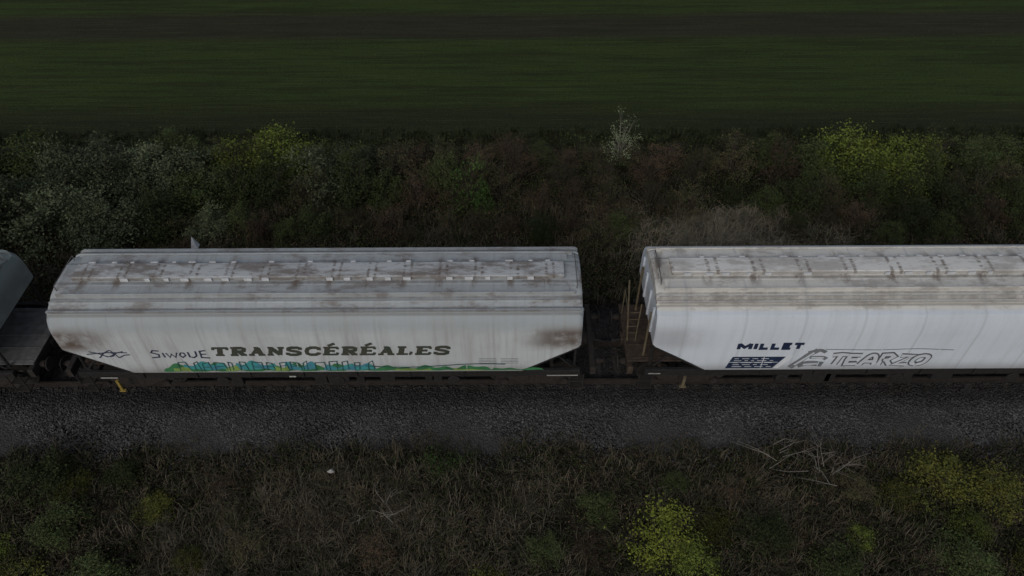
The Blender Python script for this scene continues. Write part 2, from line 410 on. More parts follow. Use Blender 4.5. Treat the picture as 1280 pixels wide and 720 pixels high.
    for s in (-1,1):
        mb=MB(); y0,y1=sorted((s*1.30,s*1.42))
        mb.box(-H-.05,H+.05,y0,y1,1.06,1.30,.015)
        for x in np.arange(-H+1.8,H-1.7,1.55): 
            ya,yb=sorted((s*1.425,s*1.46)); mb.box(x-.04,x+.04,ya,yb,1.08,1.36)
        rr=random.Random(variant*10+s)
        mb.tube((-H+1.5,s*1.34,.98),(H-1.5,s*1.34,.98),.025,.025,6)
        for q in range(7):
            x=rr.uniform(-H+3,H-3.4); ya,yb=sorted((s*1.18,s*1.38)); mb.box(x,x+rr.uniform(.2,.7),ya,yb,rr.uniform(.6,.8),1.055,.01)
        obj('sole_bar',mb.mesh('sole_bar',[M['dark']]),W)
    mb=MB()
    mb.box(-H-.6,H+.6,-.16,.16,.98,1.2,.02)
    for x in (-H-.45,H+.45): mb.box(x-.08,x+.08,-1.28,1.28,.92,1.24,.02)
    for x in np.arange(-H+.4,H,1.9): mb.box(x-.05,x+.05,-1.29,1.29,1.08,1.25)
    obj('underframe',mb.mesh('underframe',[M['dark2'] if variant!=2 else M['rustp']]),W)
    for s in (-1,1):
        if variant==1 and s==1: continue
        P=MB(); x0,x1=sorted((s*(H-1.05),s*(H+(.0 if variant==1 else .55))))
        P.box(x0,x1,-1.12,1.12,1.31,1.35,.006)
        for k2 in range(5):
            yy=-1.0+k2*.5; P.box(x0+.05,x1-.05,yy-.015,yy+.015,1.352,1.37)
        obj('end_platform',P.mesh('end_platform',[M['plat'] if variant==0 else M['rustp']]),W)
    s=-1
    if variant==2:
        R=MB()
        R.tube((s*(H+.46),-.35,1.36),(s*(H+.66),-.30,top-.25),.024); R.tube((s*(H+.22),-.35,1.36),(s*(H+.20),-.30,2.9),.018)
        R.tube((s*(H+.50),.75,1.36),(s*(H+.50),.75,2.4),.018); R.tube((s*(H+.50),.75,2.4),(s*(H+.52),-.3,2.4),.016)
        for q in range(4):
            z=1.7+q*.3; R.tube((s*(H+.5),-.35,z),(s*(H+.21),-.34,z),.008,n=6)
        for yy in (-.9,.9): R.tube((s*(H+.05),yy,1.36),(s*(H+.05),yy,3.2),.035,.035,6)
        obj('ladder',R.mesh('ladder',[M['railp']]),W)
    elif variant==1:
        R=MB()
        for yy in (-.25,.25): R.tube((s*(H+.13),yy,1.2),(s*(H+.13),yy,3.4),.018)
        for q in range(8): R.tube((s*(H+.13),-.25,1.6+q*.24),(s*(H+.13),.25,1.6+q*.24),.012,n=6)
        obj('ladder',R.mesh('ladder',[M['dark2']]),W)
    for s in (-1,1):
        for yy in (-1,1):
            S=MB(); x=s*(H-.02)
            y0,y1=sorted((yy*1.18,yy*1.44))
            for z in (.45,.8): S.box(x-.2,x+.2,y0,y1,z-.02,z+.015)
            S.tube((x-.19,yy*1.43,.44),(x-.19,yy*1.43,1.15),.018,n=6); S.tube((x+.19,yy*1.43,.44),(x+.19,yy*1.43,1.15),.018,n=6)
            obj('corner_step',S.mesh('corner_step',[M['dark2']]),W)
    for s in (-1,1):
        for yy in (-.875,.875):
            B=MB(); x=s*(H+.55)
            B.tube((x,yy,1.06),(x+s*.14,yy,1.06),.11,.11,14); B.tube((x+s*.14,yy,1.06),(x+s*.23,yy,1.06),.075,.075,12); B.tube((x+s*.23,yy,1.06),(x+s*.26,yy,1.06),.22,.2,16)
            obj('buffer',B.mesh('buffer',[M['dark2']],40),W)
        C=MB(); x=s*(H+.6); C.tube((x,0,1.0),(x+s*.25,0,.93),.05,.05,8); C.tube((x,.35,1.0),(x+s*.2,.25,.6),.025,.025,6)
        obj('coupling_hook',C.mesh('coupling_hook',[M['dark']]),W)
    for i in range(3):
        x=(i-1)*3.4; Q=MB()
        vs=[(x-1.5,-1.25,1.4),(x+1.5,-1.25,1.4),(x+1.5,1.25,1.4),(x-1.5,1.25,1.4),(x-.4,-.55,.45),(x+.4,-.55,.45),(x+.4,.55,.45),(x-.4,.55,.45)]
        Q.add(vs,[(0,1,5,4),(1,2,6,5),(2,3,7,6),(3,0,4,7),(4,5,6,7)])
        Q.box(x-.45,x+.45,-.75,.75,.3,.44,.02); Q.tube((x+.2,-1.35,.95),(x+.2,-.5,.6),.02); Q.rev([(-1.36,0.01),(-1.36,.17),(-1.34,.19),(-1.33,.17),(-1.33,.01)],(x+.2,-.06,.85),14)
        obj('discharge_hopper',Q.mesh('discharge_hopper',[M['dark']]),W)
    wm=MB(); wm.rev([(-.065,.05),(-.065,.12),(-.03,.16),(-.03,.38),(-.065,.40),(-.065,.455),(.03,.46),(.065,.49),(.07,.40),(.03,.38),(.02,.16),(.065,.12),(.065,.05)],(0,0,0),28)
    wme=wm.mesh('wheel',[M['rim']],35)
    for s in (-1,1):
        bx=s*(H-1.25)
        Bo=obj('bogie',None,W,(bx,0,0))
        for yy in (-1,1):
            F=MB(); pts=[(-1.15,.55),(-1.15,.68),(-.55,.72),(-.4,.86),(.4,.86),(.55,.72),(1.15,.68),(1.15,.55),(.6,.42),(.35,.3),(-.35,.3),(-.6,.42)]
            y0,y1=yy*.98,yy*1.1; m=len(pts)
            F.add([(a,y0,b) for a,b in pts]+[(a,y1,b) for a,b in pts],[(i,(i+1)%m,m+(i+1)%m,m+i) for i in range(m)]+[tuple(range(m)),tuple(range(m,2*m))[::-1]])
            for ax in (-.9,.9):
                F.tube((ax,yy*.95,.46),(ax,yy*1.2,.46),.13,.12,12)
            for ax in (-.18,0,.18): F.tube((ax,yy*1.04,.34),(ax,yy*1.04,.62),.075,.075,8)
            obj('side_frame',F.mesh('side_frame',[M['dark2']]),Bo)
        F=MB(); F.box(-.2,.2,-1.0,1.0,.62,.95,.02); obj('bolster',F.mesh('bolster',[M['dark']]),Bo)
        for ax in (-.9,.9):
            A=MB(); A.tube((ax,-.7,.46),(ax,.7,.46),.07,.07,10); obj('axle',A.mesh('axle',[M['rim']]),Bo)
            for yy in (-.755,.755):
                obj('wheel',wme,Bo,(ax,yy,.46),(0,0,0 if yy>0 else math.pi))
    return W,H

w1,H1=make_wagon('weathered grey grain hopper wagon with dark lettering and graffiti',-5.32,14.46,M['w1'],M['h1'],1)
w2,H2=make_wagon('cleaner white grain hopper wagon with navy panel and grey graffiti',11.13,14.46,M['w2'],M['h2'],2,dz=.11,kinky=1.06)
w0,H0=make_wagon('dull grey-green hopper wagon with grey end platform',-21.80,14.46,M['w0'],M['h0'],0)

def lettering(name,parent,xc,mat,strokes,base=0,**p):
    mb=MB(); f=to3_side(xc,WY)
    for i,(pts,w) in enumerate(strokes): strip(mb,pts,w,f,.004+.0006*(i%9)+base)
    return obj(name,mb.mesh(name,[mat]),parent,**p)
X1=-5.32
st=[]; x=-8.42; cw=.465; adv=.516; z0=2.20; hh=.35
wt={'V':.155,'M':.115,'H':.085}
for i,ch in enumerate('TRANSCEREALES'):
    for pts,w in SL[ch]:
        st.append(([(x+.08*b+a*cw,z0+b*hh) for a,b in pts],wt[w]))
    if i in (6,8): st.append(([(x+.22,z0+hh+.05),(x+.42,z0+hh+.15)],.095))
    x+=adv
lettering('lettering',w1,X1,M['ink'],st,label='dark slab serif lettering TRANSCÉRÉALES')
def T_(pts): return [(-10.08+a*1.55,2.08+b*.36) for a,b in pts]
st=[(T_([(.15,.92),(.04,.98),(.0,.72),(.12,.50),(.11,.18),(-.03,.10)]),.05),
    (T_([(.20,.70),(.21,.12)]),.05),
    (T_([(.26,.68),(.30,.12),(.35,.55),(.40,.12),(.46,.72)]),.045),
    (T_([(.53,.70),(.49,.40),(.53,.12),(.60,.38),(.58,.66),(.52,.70)]),.045),
    (T_([(.66,.78),(.66,.2),(.73,.10),(.79,.3),(.80,.88)]),.05),
    (T_([(.99,.95),(.88,.88),(.87,.10),(1.02,.05)]),.05),(T_([(.87,.5),(.98,.52)]),.045)]
lettering('graffiti_tag',w1,X1,M['tag'],st,label='angular dark blue handwritten tag')
st=[]
for a,b,c,d in [(-11.9,2.28,-10.75,2.34),(-11.6,2.12,-11.2,2.46),(-11.2,2.46,-11.05,2.12),(-11.3,2.16,-10.85,2.40),(-11.05,2.12,-10.7,2.26),(-11.8,2.40,-11.35,2.16)]:
    st.append((smooth([(a,b),((a+c)/2,(b+d)/2+.04),(c,d)],5),.04))
st.append(([(-11.3+.17*math.cos(t),2.27+.09*math.sin(t)) for t in np.linspace(0,6.3,14)],.035))
lettering('graffiti_tag',w1,X1,M['tag'],st,label='scribbled star-like dark tag')
def blob(x0,x1,zlo,zhi,seed):
    n=max(20,int((x1-x0)*12)); h=zhi-zlo
    out=[]
    for k,xx in enumerate(np.linspace(x0,x1,n)):
        w=h*(.62+.18*math.sin(xx*5.3+seed*2)+.2*math.sin(xx*11.1+seed)); j=h*.12*math.sin(xx*8+seed)
        e=1 if 0<k<n-1 else .15
        out.append((xx,zlo+max(0,j),zlo+max(0,j)+max(.03,w)*e))
    return out
def blobobj(name,mat,items,lift,label):
    for k,(a,b,c,d,sd) in enumerate(items):
        mb=MB(); pr=blob(a,b,c,d,sd); n=len(pr)
        vs=[(p[0]-X1,-(WY+lift+.0005*k),p[2]) for p in pr]+[(p[0]-X1,-(WY+lift+.0005*k),p[1]) for p in pr]
        mb.add(vs,[(i,n+i,n+i+1,i+1) for i in range(n-1)])
        obj(name,mb.mesh(name,[mat]),w1,label=label)
blobobj('graffiti_piece',M['green'],[(-10.0,-4.4,1.47,1.86,1),(-4.4,-.6,1.47,1.72,4),(-.6,.9,1.47,1.60,2)],.004,'green graffiti band along the lower edge')
blobobj('graffiti_piece',M['teal'],[(-9.4,-8.1,1.56,1.96,5),(-7.9,-6.7,1.56,1.98,8),(-6.5,-5.6,1.54,1.94,9),(-5.4,-3.9,1.52,1.84,3)],.010,'teal graffiti fill')
blobobj('graffiti_piece',M['lime'],[(-9.7,-9.2,1.50,1.8,5),(-8.2,-7.8,1.5,1.84,1),(-6.8,-6.4,1.5,1.8,8),(-3.4,-2.3,1.48,1.60,9),(-1.7,-.8,1.48,1.58,2)],.013,'lime graffiti fill')
st=[]
r=random.Random(5)
xx=-9.5
while xx<-3.9:
    a=r.uniform(.12,.3); P=[(xx,1.52),(xx+.02,1.88+r.uniform(-.05,.05)),(xx+a,1.90+r.uniform(-.05,.05)),(xx+a+r.uniform(-.05,.08),1.55)]
    st.append((P,.028)); 
    if r.random()<.6: st.append(([(xx,1.7),(xx+a,1.72+r.uniform(-.06,.06))],.022))
    xx+=a+r.uniform(.10,.22)
st.append(([(t,1.78-.14*math.sin((t+9.8)*.7)**2) for t in np.linspace(-4.2,-.2,24)],.03))
mb=MB(); f=to3_side(X1,WY)
for i,(pts,w) in enumerate(st): strip(mb,pts,w,f,.017+.0005*(i%8))
obj('graffiti_outline',mb.mesh('graffiti_outline',[simple('spray_outline',(.03,.11,.10),.8,0,.3,4)]),w1,label='dark outline of the graffiti piece')
mb=MB()
for i in range(4):
    for j in range(2): strip(mb,[(-.95+j*.62,2.0-i*.07),(-.45+j*.62,2.0-i*.07)],.02,f,.004)
obj('data_panel',mb.mesh('data_panel',[M['gtag']]),w1)
# wagon 2
X2=11.13
st=[]; x=6.27
for ch in 'MILLET':
    w=.12 if ch=='I' else (.38 if ch=='M' else .26)
    for pts in SN[ch]: st.append(([(x+a*w,2.36+b*.24) for a,b in pts],.105))
    x+=w+.055
lettering('lettering',w2,X2,M['navy'],st,label='bold navy lettering MILLET')
mb=MB(); f=to3_side(X2,WY)
mb.add([f(6.10,1.50,.004),f(7.45,1.50,.004),f(7.72,2.02,.004),f(6.22,2.02,.004)],[(0,1,2,3)])
obj('data_panel',mb.mesh('data_panel',[M['navy']]),w2,label='dark navy data panel with slanted edge')
mb=MB(); mb.add([f(7.49,1.5,.0045),f(7.62,1.5,.0045),f(7.92,2.06,.0045),f(7.78,2.06,.0045)],[(0,1,2,3)])
obj('panel_stripe',mb.mesh('panel_stripe',[M['cwhite']]),w2)
mb=MB()
r=random.Random(3)
for i in range(5):
    z=1.94-i*.09; x=6.28
    while x<7.3:
        w=r.uniform(.08,.3); strip(mb,[(x,z),(min(x+w,7.4),z)],.024,f,.009); x+=w+.09
strip(mb,[(6.15,1.78),(7.55,1.78)],.02,f,.0105)
obj('panel_lettering',mb.mesh('panel_lettering',[M['gtag2']]),w2)
GL={'T':[[(0,.86),(.5,.93),(1.0,.88)],[(.52,.9),(.5,.08)]],
'E':[[(.92,.9),(.2,.92),(.15,.5),(.2,.08),(.92,.1)],[(.2,.5),(.78,.52)]],
'A':[[(.08,.05),(.3,.75),(.5,.93),(.72,.75),(.92,.05)],[(.25,.36),(.75,.36)]],
'R':[[(.15,.04),(.15,.9),(.6,.93),(.85,.75),(.6,.5),(.2,.48)],[(.5,.46),(.9,.05)]],
'Z':[[(.08,.9),(.88,.9),(.12,.1),(.92,.08)]],
'O':[[(.5,.07),(.18,.2),(.1,.5),(.2,.82),(.5,.93),(.82,.82),(.9,.5),(.82,.2),(.5,.07)]]}
st=[]; x=8.95; rr=random.Random(8)
for ch in 'TEARZO':
    w=.47*rr.uniform(.9,1.1); h=.50*rr.uniform(.9,1.1); dz_=rr.uniform(-.02,.02); sk=rr.uniform(.02,.12)
    for pts in GL[ch]:
        P=[(x+a*w+sk*b,1.62+dz_+b*h) for a,b in pts]
        st.append((smooth(P,3) if ch in 'AO' else P,.21))
    x+=w+.02
lettering('graffiti_piece',w2,X2,M['gout'],st,label='pale sprayed block letters with dark outline')
lettering('graffiti_highlight',w2,X2,M['gtag2'],[(p,.12) for p,w in st],base=.008)
lettering('graffiti_line',w2,X2,M['gtag'],[(smooth([(8.75,2.33),(10.2,2.30),(11.3,2.34),(12.35,2.28)],6),.03)])
mb=MB()
for k,(pts,w) in enumerate([([(7.95,1.52),(8.15,1.8),(8.35,2.1),(8.55,2.30)],.20),([(8.15,1.62),(8.45,1.72),(8.85,1.66)],.22),([(8.30,2.2),(8.6,2.30),(8.8,2.2)],.12),([(8.4,1.98),(8.75,1.98),(8.9,1.9)],.13)]):
    strip(mb,smooth(pts,4),w,f,.004+.0006*k)
obj('graffiti_smear',mb.mesh('graffiti_smear',[M['gtag']]),w2,label='smeared grey sprayed shape')
mb=MB()
for k,pts in enumerate([[(8.05,1.64),(8.27,1.92),(8.47,2.2)],[(8.3,1.66),(8.7,1.70)],[(8.45,1.98),(8.8,1.96)]]): strip(mb,pts,.07,f,.009+.0005*k)
obj('graffiti_highlight',mb.mesh('graffiti_highlight',[M['gtag2']]),w2)
def detail(parent,xc,name,mat,boxes,label=None):
    mb=MB()
    for b in boxes: mb.box(b[0]-xc,b[1]-xc,*b[2:])
    o=obj(name,mb.mesh(name,[mat]),parent)
    if label:o['label']=label
detail(w1,X1,'frame_marking',M['white'],[(1.0,1.9,-1.475,-1.462,1.12,1.15)])
detail(w1,X1,'frame_marking',M['white'],[(-12.0,-11.5,-1.475,-1.462,1.10,1.14)])
detail(w1,X1,'frame_marking',M['white'],[(-6.5,-6.3,-1.475,-1.462,1.12,1.17)])
detail(w1,X1,'step_bracket',M['yellow'],[(-11.62,-11.54,-1.50,-1.44,.55,1.0),(-11.66,-11.48,-1.52,-1.44,.5,.55)],'yellow painted step bracket')
detail(w2,X2,'step_bracket',M['railp'],[(5.0,5.08,-1.50,-1.44,.6,1.05),(4.94,5.14,-1.52,-1.44,.55,.6)])
detail(w2,X2,'frame_marking',M['white'],[(3.95,4.3,-1.475,-1.462,1.18,1.21)])

# ------------------------------------------------------------------ terrain
def hz(x,y): return .10*np.sin(x*.55+y*.8)+.07*np.sin(x*1.3-y*1.7+2)+.04*np.sin(x*3.1+y*2.3)
def gz(x,y):
    x=np.asarray(x,float);y=np.asarray(y,float)
    base=np.full_like(y,-.8)
    bump=hz(x,y)*np.clip((np.abs(y)-2.6)/1.2,0,1)*np.clip((13.2-y)/2,0,1)
    near=np.where(y<-3,(-3-y)*-.05,0)
    near=np.maximum(near,-.6)
    return base+bump+near
xs=np.concatenate([[-400,-150,-60],np.arange(-34,34.1,.5),[60,150,400]])
ys=np.concatenate([[-120,-60,-30,-18],np.arange(-13,15.1,.35),[18,22,30,45,80,200,500]])
XX,YY=np.meshgrid(xs,ys); ZZ=gz(XX,YY)
V=np.stack([XX,YY,ZZ],-1).reshape(-1,3); nx=len(xs); ny=len(ys)
ii,jj=np.meshgrid(np.arange(nx-1),np.arange(ny-1)); a=(jj*nx+ii).ravel()
F=np.stack([a,a+1,a+1+nx,a+nx],1)
g=obj('ground',npmesh('ground',V,F,M['ground'])); g['kind']='structure'
for p in g.data.polygons: p.use_smooth=True
bx=np.arange(-60,60.1,.25); prof=[(-3.05,-.98),(-2.55,-.70),(-2.1,-.48),(-1.75,-.27),(-1.4,-.20),(0,-.21),(1.4,-.20),(1.9,-.28),(2.6,-.6),(3.4,-.98)]
V=[];
def toe(x): return .22*np.sin(x*.9)+.12*np.sin(x*2.3+1)+.07*np.sin(x*5.1)
for x in bx:
    for k,(y,z) in enumerate(prof):
        jy=float(toe(x+k*.2)); jy*= (1,.8,.3,0,0,0,0,0,.5,1)[k]
        V.append((x,y+jy,z+random.uniform(-.015,.015)))
V=np.array(V);k=len(prof); ii,jj=np.meshgrid(np.arange(k-1),np.arange(len(bx)-1)); a=(jj*k+ii).ravel()
F=np.stack([a,a+k,a+k+1,a+1],1)
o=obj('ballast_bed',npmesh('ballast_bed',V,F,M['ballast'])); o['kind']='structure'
pY=np.array([p[0] for p in prof]);pZ=np.array([p[1] for p in prof])
def bz(y): return np.interp(y,pY,pZ)
def stones(n,y0,y1,x0=-17,x1=17,s0=.022,s1=.05,fade=False):
    X=rng.uniform(x0,x1,n);Y=rng.uniform(y0,y1,n)
    if fade: Y=-2.3-np.abs(rng.normal(0,.6,n))+.2*np.sin(X*1.1)
    Z=np.maximum(bz(np.clip(Y,-3.05,3.4)),gz(X,Y)+.01)
    S=rng.uniform(s0,s1,n)
    base=np.array([(1,0,0),(-1,0,0),(0,1,0),(0,-1,0),(0,0,1),(0,0,-1)],float)
    P=base[None]*S[:,None,None]*rng.uniform(.55,1.3,(n,6,1))+rng.normal(0,.18,(n,6,3))*S[:,None,None]
    q=rng.uniform(0,6.28,n); c,s=np.cos(q),np.sin(q)
    Px=P[...,0]*c[:,None]-P[...,1]*s[:,None];Py=P[...,0]*s[:,None]+P[...,1]*c[:,None]
    V=np.stack([Px+X[:,None],Py+Y[:,None],P[...,2]*.8+Z[:,None]+.012],-1).reshape(-1,3)
    f=np.array([(0,2,4),(2,1,4),(1,3,4),(3,0,4),(2,0,5),(1,2,5),(3,1,5),(0,3,5)])
    F=(np.arange(n)[:,None,None]*6+f[None]).reshape(-1,3); return V,F
parts=[stones(44000,-2.7,-1.05),stones(11000,1.0,3.2),stones(13000,-1.35,1.05,-16,16),stones(13000,0,0,fade=True)]
VV=[];FF=[];b0=0
for a,b in parts: VV.append(a);FF.append(b+b0);b0+=len(a)
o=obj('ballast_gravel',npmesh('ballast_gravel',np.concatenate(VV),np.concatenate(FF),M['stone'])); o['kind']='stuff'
mb=MB(); mb.add([(-.14,-1.3,-.42),(.14,-1.3,-.42),(.14,1.3,-.42),(-.14,1.3,-.42),(-.11,-1.27,-.19),(.11,-1.27,-.19),(.11,1.27,-.19),(-.11,1.27,-.19)],[(3,2,1,0),(4,5,6,7),(0,1,5,4),(1,2,6,5),(2,3,7,6),(3,0,4,7)])
for yy in (-.88,-.62,.62,.88): mb.box(-.05,.05,yy-.04,yy+.04,-.19,-.14)
sm=mb.mesh('railway_sleeper',[M['concrete']])
for i in range(56):
    x=-16.5+i*.6
    o=obj('railway_sleeper',sm,None,(x,random.uniform(-.03,.03),random.uniform(-.018,.006)),(0,0,random.uniform(-.015,.015)))
    o['label']='dusty concrete railway sleeper set in grey ballast'; o['category']='railway sleeper'; o['group']='sleepers under the track'
for yy in (-.755,.755):
    pr=[(-.07,-.172),(.07,-.172),(.07,-.16),(.012,-.14),(.012,-.045),(.036,-.03),(.036,-.004),(.03,0),(-.03,0),(-.036,-.004),(-.036,-.03),(-.012,-.045),(-.012,-.14),(-.07,-.16)]
    mb=MB(); m=len(pr); mb.add([(-60,yy+a,b) for a,b in pr]+[(60,yy+a,b) for a,b in pr],[(i,(i+1)%m,m+(i+1)%m,m+i) for i in range(m)]+[tuple(range(m)),tuple(range(m,2*m))])
    o=obj('rail',mb.mesh('rail',[M['steel']])); o['label']='dull brown steel rail on concrete sleepers'; o['category']='rail'; o['group']='rails of the track'

# ------------------------------------------------------------------ vegetation
def leaves(C,size,r=rng,flat=.6):
    n=len(C); S=size*r.uniform(.6,1.35,n)
    d=r.normal(size=(n,3)); d[:,2]*=flat; d/=np.linalg.norm(d,axis=1)[:,None]
    t=r.normal(size=(n,3)); w=np.cross(d,t); w/=np.linalg.norm(w,axis=1)[:,None]
    a=C-d*S[:,None]*.5; b=C+w*S[:,None]*.3; c=C+d*S[:,None]*.5; e=C-w*S[:,None]*.3
    V=np.stack([a,b,c,e],1).reshape(-1,3); F=np.arange(4*n).reshape(-1,4); return V,F
def crown(mat,seed,R=1.2,H=2.0,n=4200,size=.085,nc=46,tight=.17,base=.15,spiky=.3):
    r=np.random.default_rng(seed)
    cc=[]
    while len(cc)<nc:
        p=r.uniform(-1,1,3); p[2]=abs(p[2]); q=np.linalg.norm(p)
        if .45<q<1.0: cc.append(p)
    cc=np.array(cc)*np.array([R,R,H-base])+np.array([0,0,base]); cc*= (1+r.normal(0,.1,(nc,1)))
    cc[:,2]+=r.uniform(-.1,spiky,nc)*(cc[:,2]>H*.55)
    wts=r.uniform(.4,1.6,nc); wts/=wts.sum(); idx=r.choice(nc,n,p=wts)
    sp=r.uniform(.6,1.5,nc)*tight
    C=cc[idx]+r.normal(0,1,(n,3))*sp[idx][:,None]*np.array([1.15,1.15,.85]); C[:,2]=np.maximum(C[:,2],.03)
    V,F=leaves(C,size,r); return npmesh('crown',V,F,mat),cc
def stems(seed,cc,mat,nb=14,thick=.03):
    r=random.Random(seed); mb=MB()
    for p in random.Random(seed).sample(list(map(tuple,cc)),min(nb,len(cc))):
        b=(r.uniform(-.12,.12),r.uniform(-.12,.12),-.15); m=(p[0]*.45+r.uniform(-.1,.1),p[1]*.45+r.uniform(-.1,.1),p[2]*.55)
        mb.tube(b,m,thick,thick*.65,5,False); mb.tube(m,p,thick*.65,thick*.25,5,False)
        for _ in range(3):
            e=(p[0]+r.uniform(-.35,.35),p[1]+r.uniform(-.35,.35),p[2]+r.uniform(0,.35)); mb.tube(m,e,thick*.35,thick*.12,4,False)
    return mb.mesh('stem',[mat])
T={}
def tmpl(key,mat,seed,**k):
    nb=k.pop('nb',14); bm=k.pop('bark',M['bark']); th=k.pop('thick',.028)
    c,cc=crown(mat,seed,**k); T.setdefault(key,[]).append((c,stems(seed,cc,bm,nb,th)))
for q in (0,1,2):
    tmpl('grey',M['lgg'],11+q,n=6000,size=.10,R=1.35,H=2.1,nc=55,tight=.16)
    tmpl('green',M['lg'],21+q,n=4800,size=.095,nc=44,tight=.16)
    tmpl('olive',M['lo'],31+q,n=3400,size=.075,nc=60,tight=.15,nb=30,spiky=.5)
    tmpl('russet',M['lr'],41+q,n=2800,size=.07,nc=60,tight=.15,nb=36,spiky=.5)
for q in (0,1):
    tmpl('yellow',M['ly'],51+q,n=3600,size=.10,nc=54,tight=.20,spiky=.6,R=1.25,H=2.2)
    tmpl('gold',M['ld'],61+q,n=3800,size=.09,nc=46,tight=.18)
    tmpl('tan',M['gd'],91+q,n=2200,size=.06,nc=60,tight=.16,nb=40,bark=M['deadwood'],thick=.014,spiky=.4,R=1.25,H=1.6)
tmpl('lime',M['ll'],57,n=3400,size=.085,nc=56,tight=.17,spiky=.5,R=1.2,H=2.1)
tmpl('pale',M['lp'],71,n=1300,size=.07,nc=44,tight=.15,nb=40,bark=simple('pale_bark',(.26,.25,.2),.9),H=2.4,thick=.02,spiky=.6)
tmpl('fresh',M['lb'],81,n=900,size=.085,nc=24,tight=.15,R=.6,H=1.1,spiky=.5)
LAB={'grey':'dense grey-green bush in the trackside hedge','green':'dark green leafy bush beside the railway','olive':'brownish olive shrub with thin twigs by the track',
'russet':'dull brown bramble shrub beside the track','yellow':'yellow-green bush beside the railway','lime':'bright yellow-green bush among dark weeds','gold':'dark gold-green autumn bush by the ballast','tan':'dry tan shrub of bare twigs beside the track','pale':'pale, nearly bare whitish shrub at the field edge','fresh':'small fresh green shrub among brown scrub'}
def bush(kind,x,y,s=1.,sz=1.,grp='bushes along the railway'):
    c,stm=random.choice(T[kind]); z=float(gz(x,y))-.03
    B=obj('bush',None,None,(x,y,z),(0,0,random.uniform(0,6.28))); B.scale=(s,s,s*sz); B.empty_display_size=.3
    B['label']=LAB[kind]; B['category']='bush'; B['group']=grp
    obj('crown',c,B); obj('stem',stm,B)
R=random.Random(99)
def pick(x,row):
    if x<-14: return R.choice(['grey','grey','grey','green'])
    if x<-11: return R.choice(['grey','green','green','olive'])
    if x<-5: return R.choice(['green','green','olive','grey','yellow' if row>=2 and x<-6.5 else 'russet'])
    if x<1: return R.choice(['olive','russet','russet','olive','green'])
    if x<8: return R.choice(['olive','russet','russet','green','olive'])
    if x<12: return R.choice(['green','olive','russet','green'])
    return R.choice(['green','olive','green','yellow' if row>=2 else 'russet'])
for row,(y,s,sz) in enumerate([(7.0,.62,.85),(8.5,.85,.9),(10.1,.95,.88),(11.3,.8,.72)]):
    x=-25+R.uniform(0,1)
    while x<25:
        k=pick(x,row); ss=s*R.uniform(.75,1.15)
        if x<-12: ss*=1.15
        if -4<x<11: ss*=.82
        if not(row==0 and 4.8<x<11): bush(k,x,y+R.uniform(-.6,.6),ss,sz*R.uniform(.85,1.15))
        x+=R.uniform(1.25,1.9)*(s/.9)
for (k,x,y,s,sz) in [('yellow',-9.8,10.9,.95,.9),('lime',-8.9,11.0,.7,.9),('yellow',-11.4,10.6,.8,.85),('yellow',-8.0,11.0,.75,.8),('yellow',-8.8,9.8,.7,.85),('pale',4.7,11.8,.72,1.0),('yellow',13.8,10.8,1.0,.9),('lime',14.6,11.0,.75,.95),('yellow',16.0,10.6,.9,.9),('yellow',17.4,11.0,.75,.9),('fresh',-1.7,8.4,1.0,1.5),('fresh',-1.1,8.0,.7,1.2),('grey',-17.5,6.8,1.1,1.),('grey',-15.2,6.4,.95,1.),('grey',-19.5,7.2,1.2,1.),('green',-13.4,7.2,.9,1.05),('yellow',-20.2,11.0,.8,.9),('olive',3.2,6.2,.7,.8),('olive',10.8,6.6,.6,.8),('russet',-12.2,5.9,.4,.9),('green',4.2,6.8,.5,.8)]:
    bush(k,x,y,s,sz)
for (k,x,y,s,sz) in [('fresh',-1.95,-3.45,.8,.9),('lime',3.9,-5.6,.88,.60),('yellow',4.8,-6.3,.5,.6),('gold',5.6,-5.2,.5,.6),('gold',12.1,-3.9,.8,.6),('gold',13.6,-4.3,.7,.6),('gold',10.8,-4.4,.5,.6),('green',-13.5,-4.0,.8,.6),('green',-12.4,-5.2,.6,.6),('gold',-.6,-6.9,.5,.5),('green',2.4,-4.6,.5,.5),('green',6.8,-5.6,.6,.6),('green',8.6,-6.5,.7,.6),('green',0.8,-6.0,.45,.5),('olive',-7.2,-5.7,.5,.5),('russet',-3.6,-5.9,.5,.5),('green',-10.9,-6.8,.7,.5),('gold',-13.0,-6.8,.7,.5),('green',11.8,-6.4,.7,.5),('gold',13.9,-6.6,.7,.5),('olive',9.6,-4.2,.5,.5),('russet',-8.4,-3.9,.45,.5),('green',-11.3,-3.6,.45,.6),('yellow',-13.9,-5.9,.5,.55),('green',-6.0,-7.2,.6,.5),('gold',-10.2,-7.4,.5,.5),('green',15.4,-5.2,.8,.6),('green',-15.4,-5.0,.9,.6),('green',5.4,-7.6,.7,.5),('olive',1.9,-7.8,.6,.5),
 ('lime',-.6,-7.0,.42,.55),('yellow',9.4,-5.5,.32,.6),('gold',-8.6,-6.2,.42,.6),('gold',-12.6,-3.9,.45,.5),('gold',-10.0,-4.6,.42,.6),('tan',-3.2,-4.8,.6,.4),('tan',0.2,-4.6,.55,.4),('tan',7.4,-4.6,.55,.4),('tan',-5.8,-4.9,.6,.4),('tan',-9.4,-5.6,.55,.4),('russet',6.2,-4.2,.4,.5),('yellow',12.4,-5.3,.42,.5),('olive',-7.8,-4.9,.4,.45),('green',4.6,-3.9,.35,.5),('russet',2.0,-5.9,.45,.45)]:
    bush(k,x,y,s,sz,'bushes below the ballast')

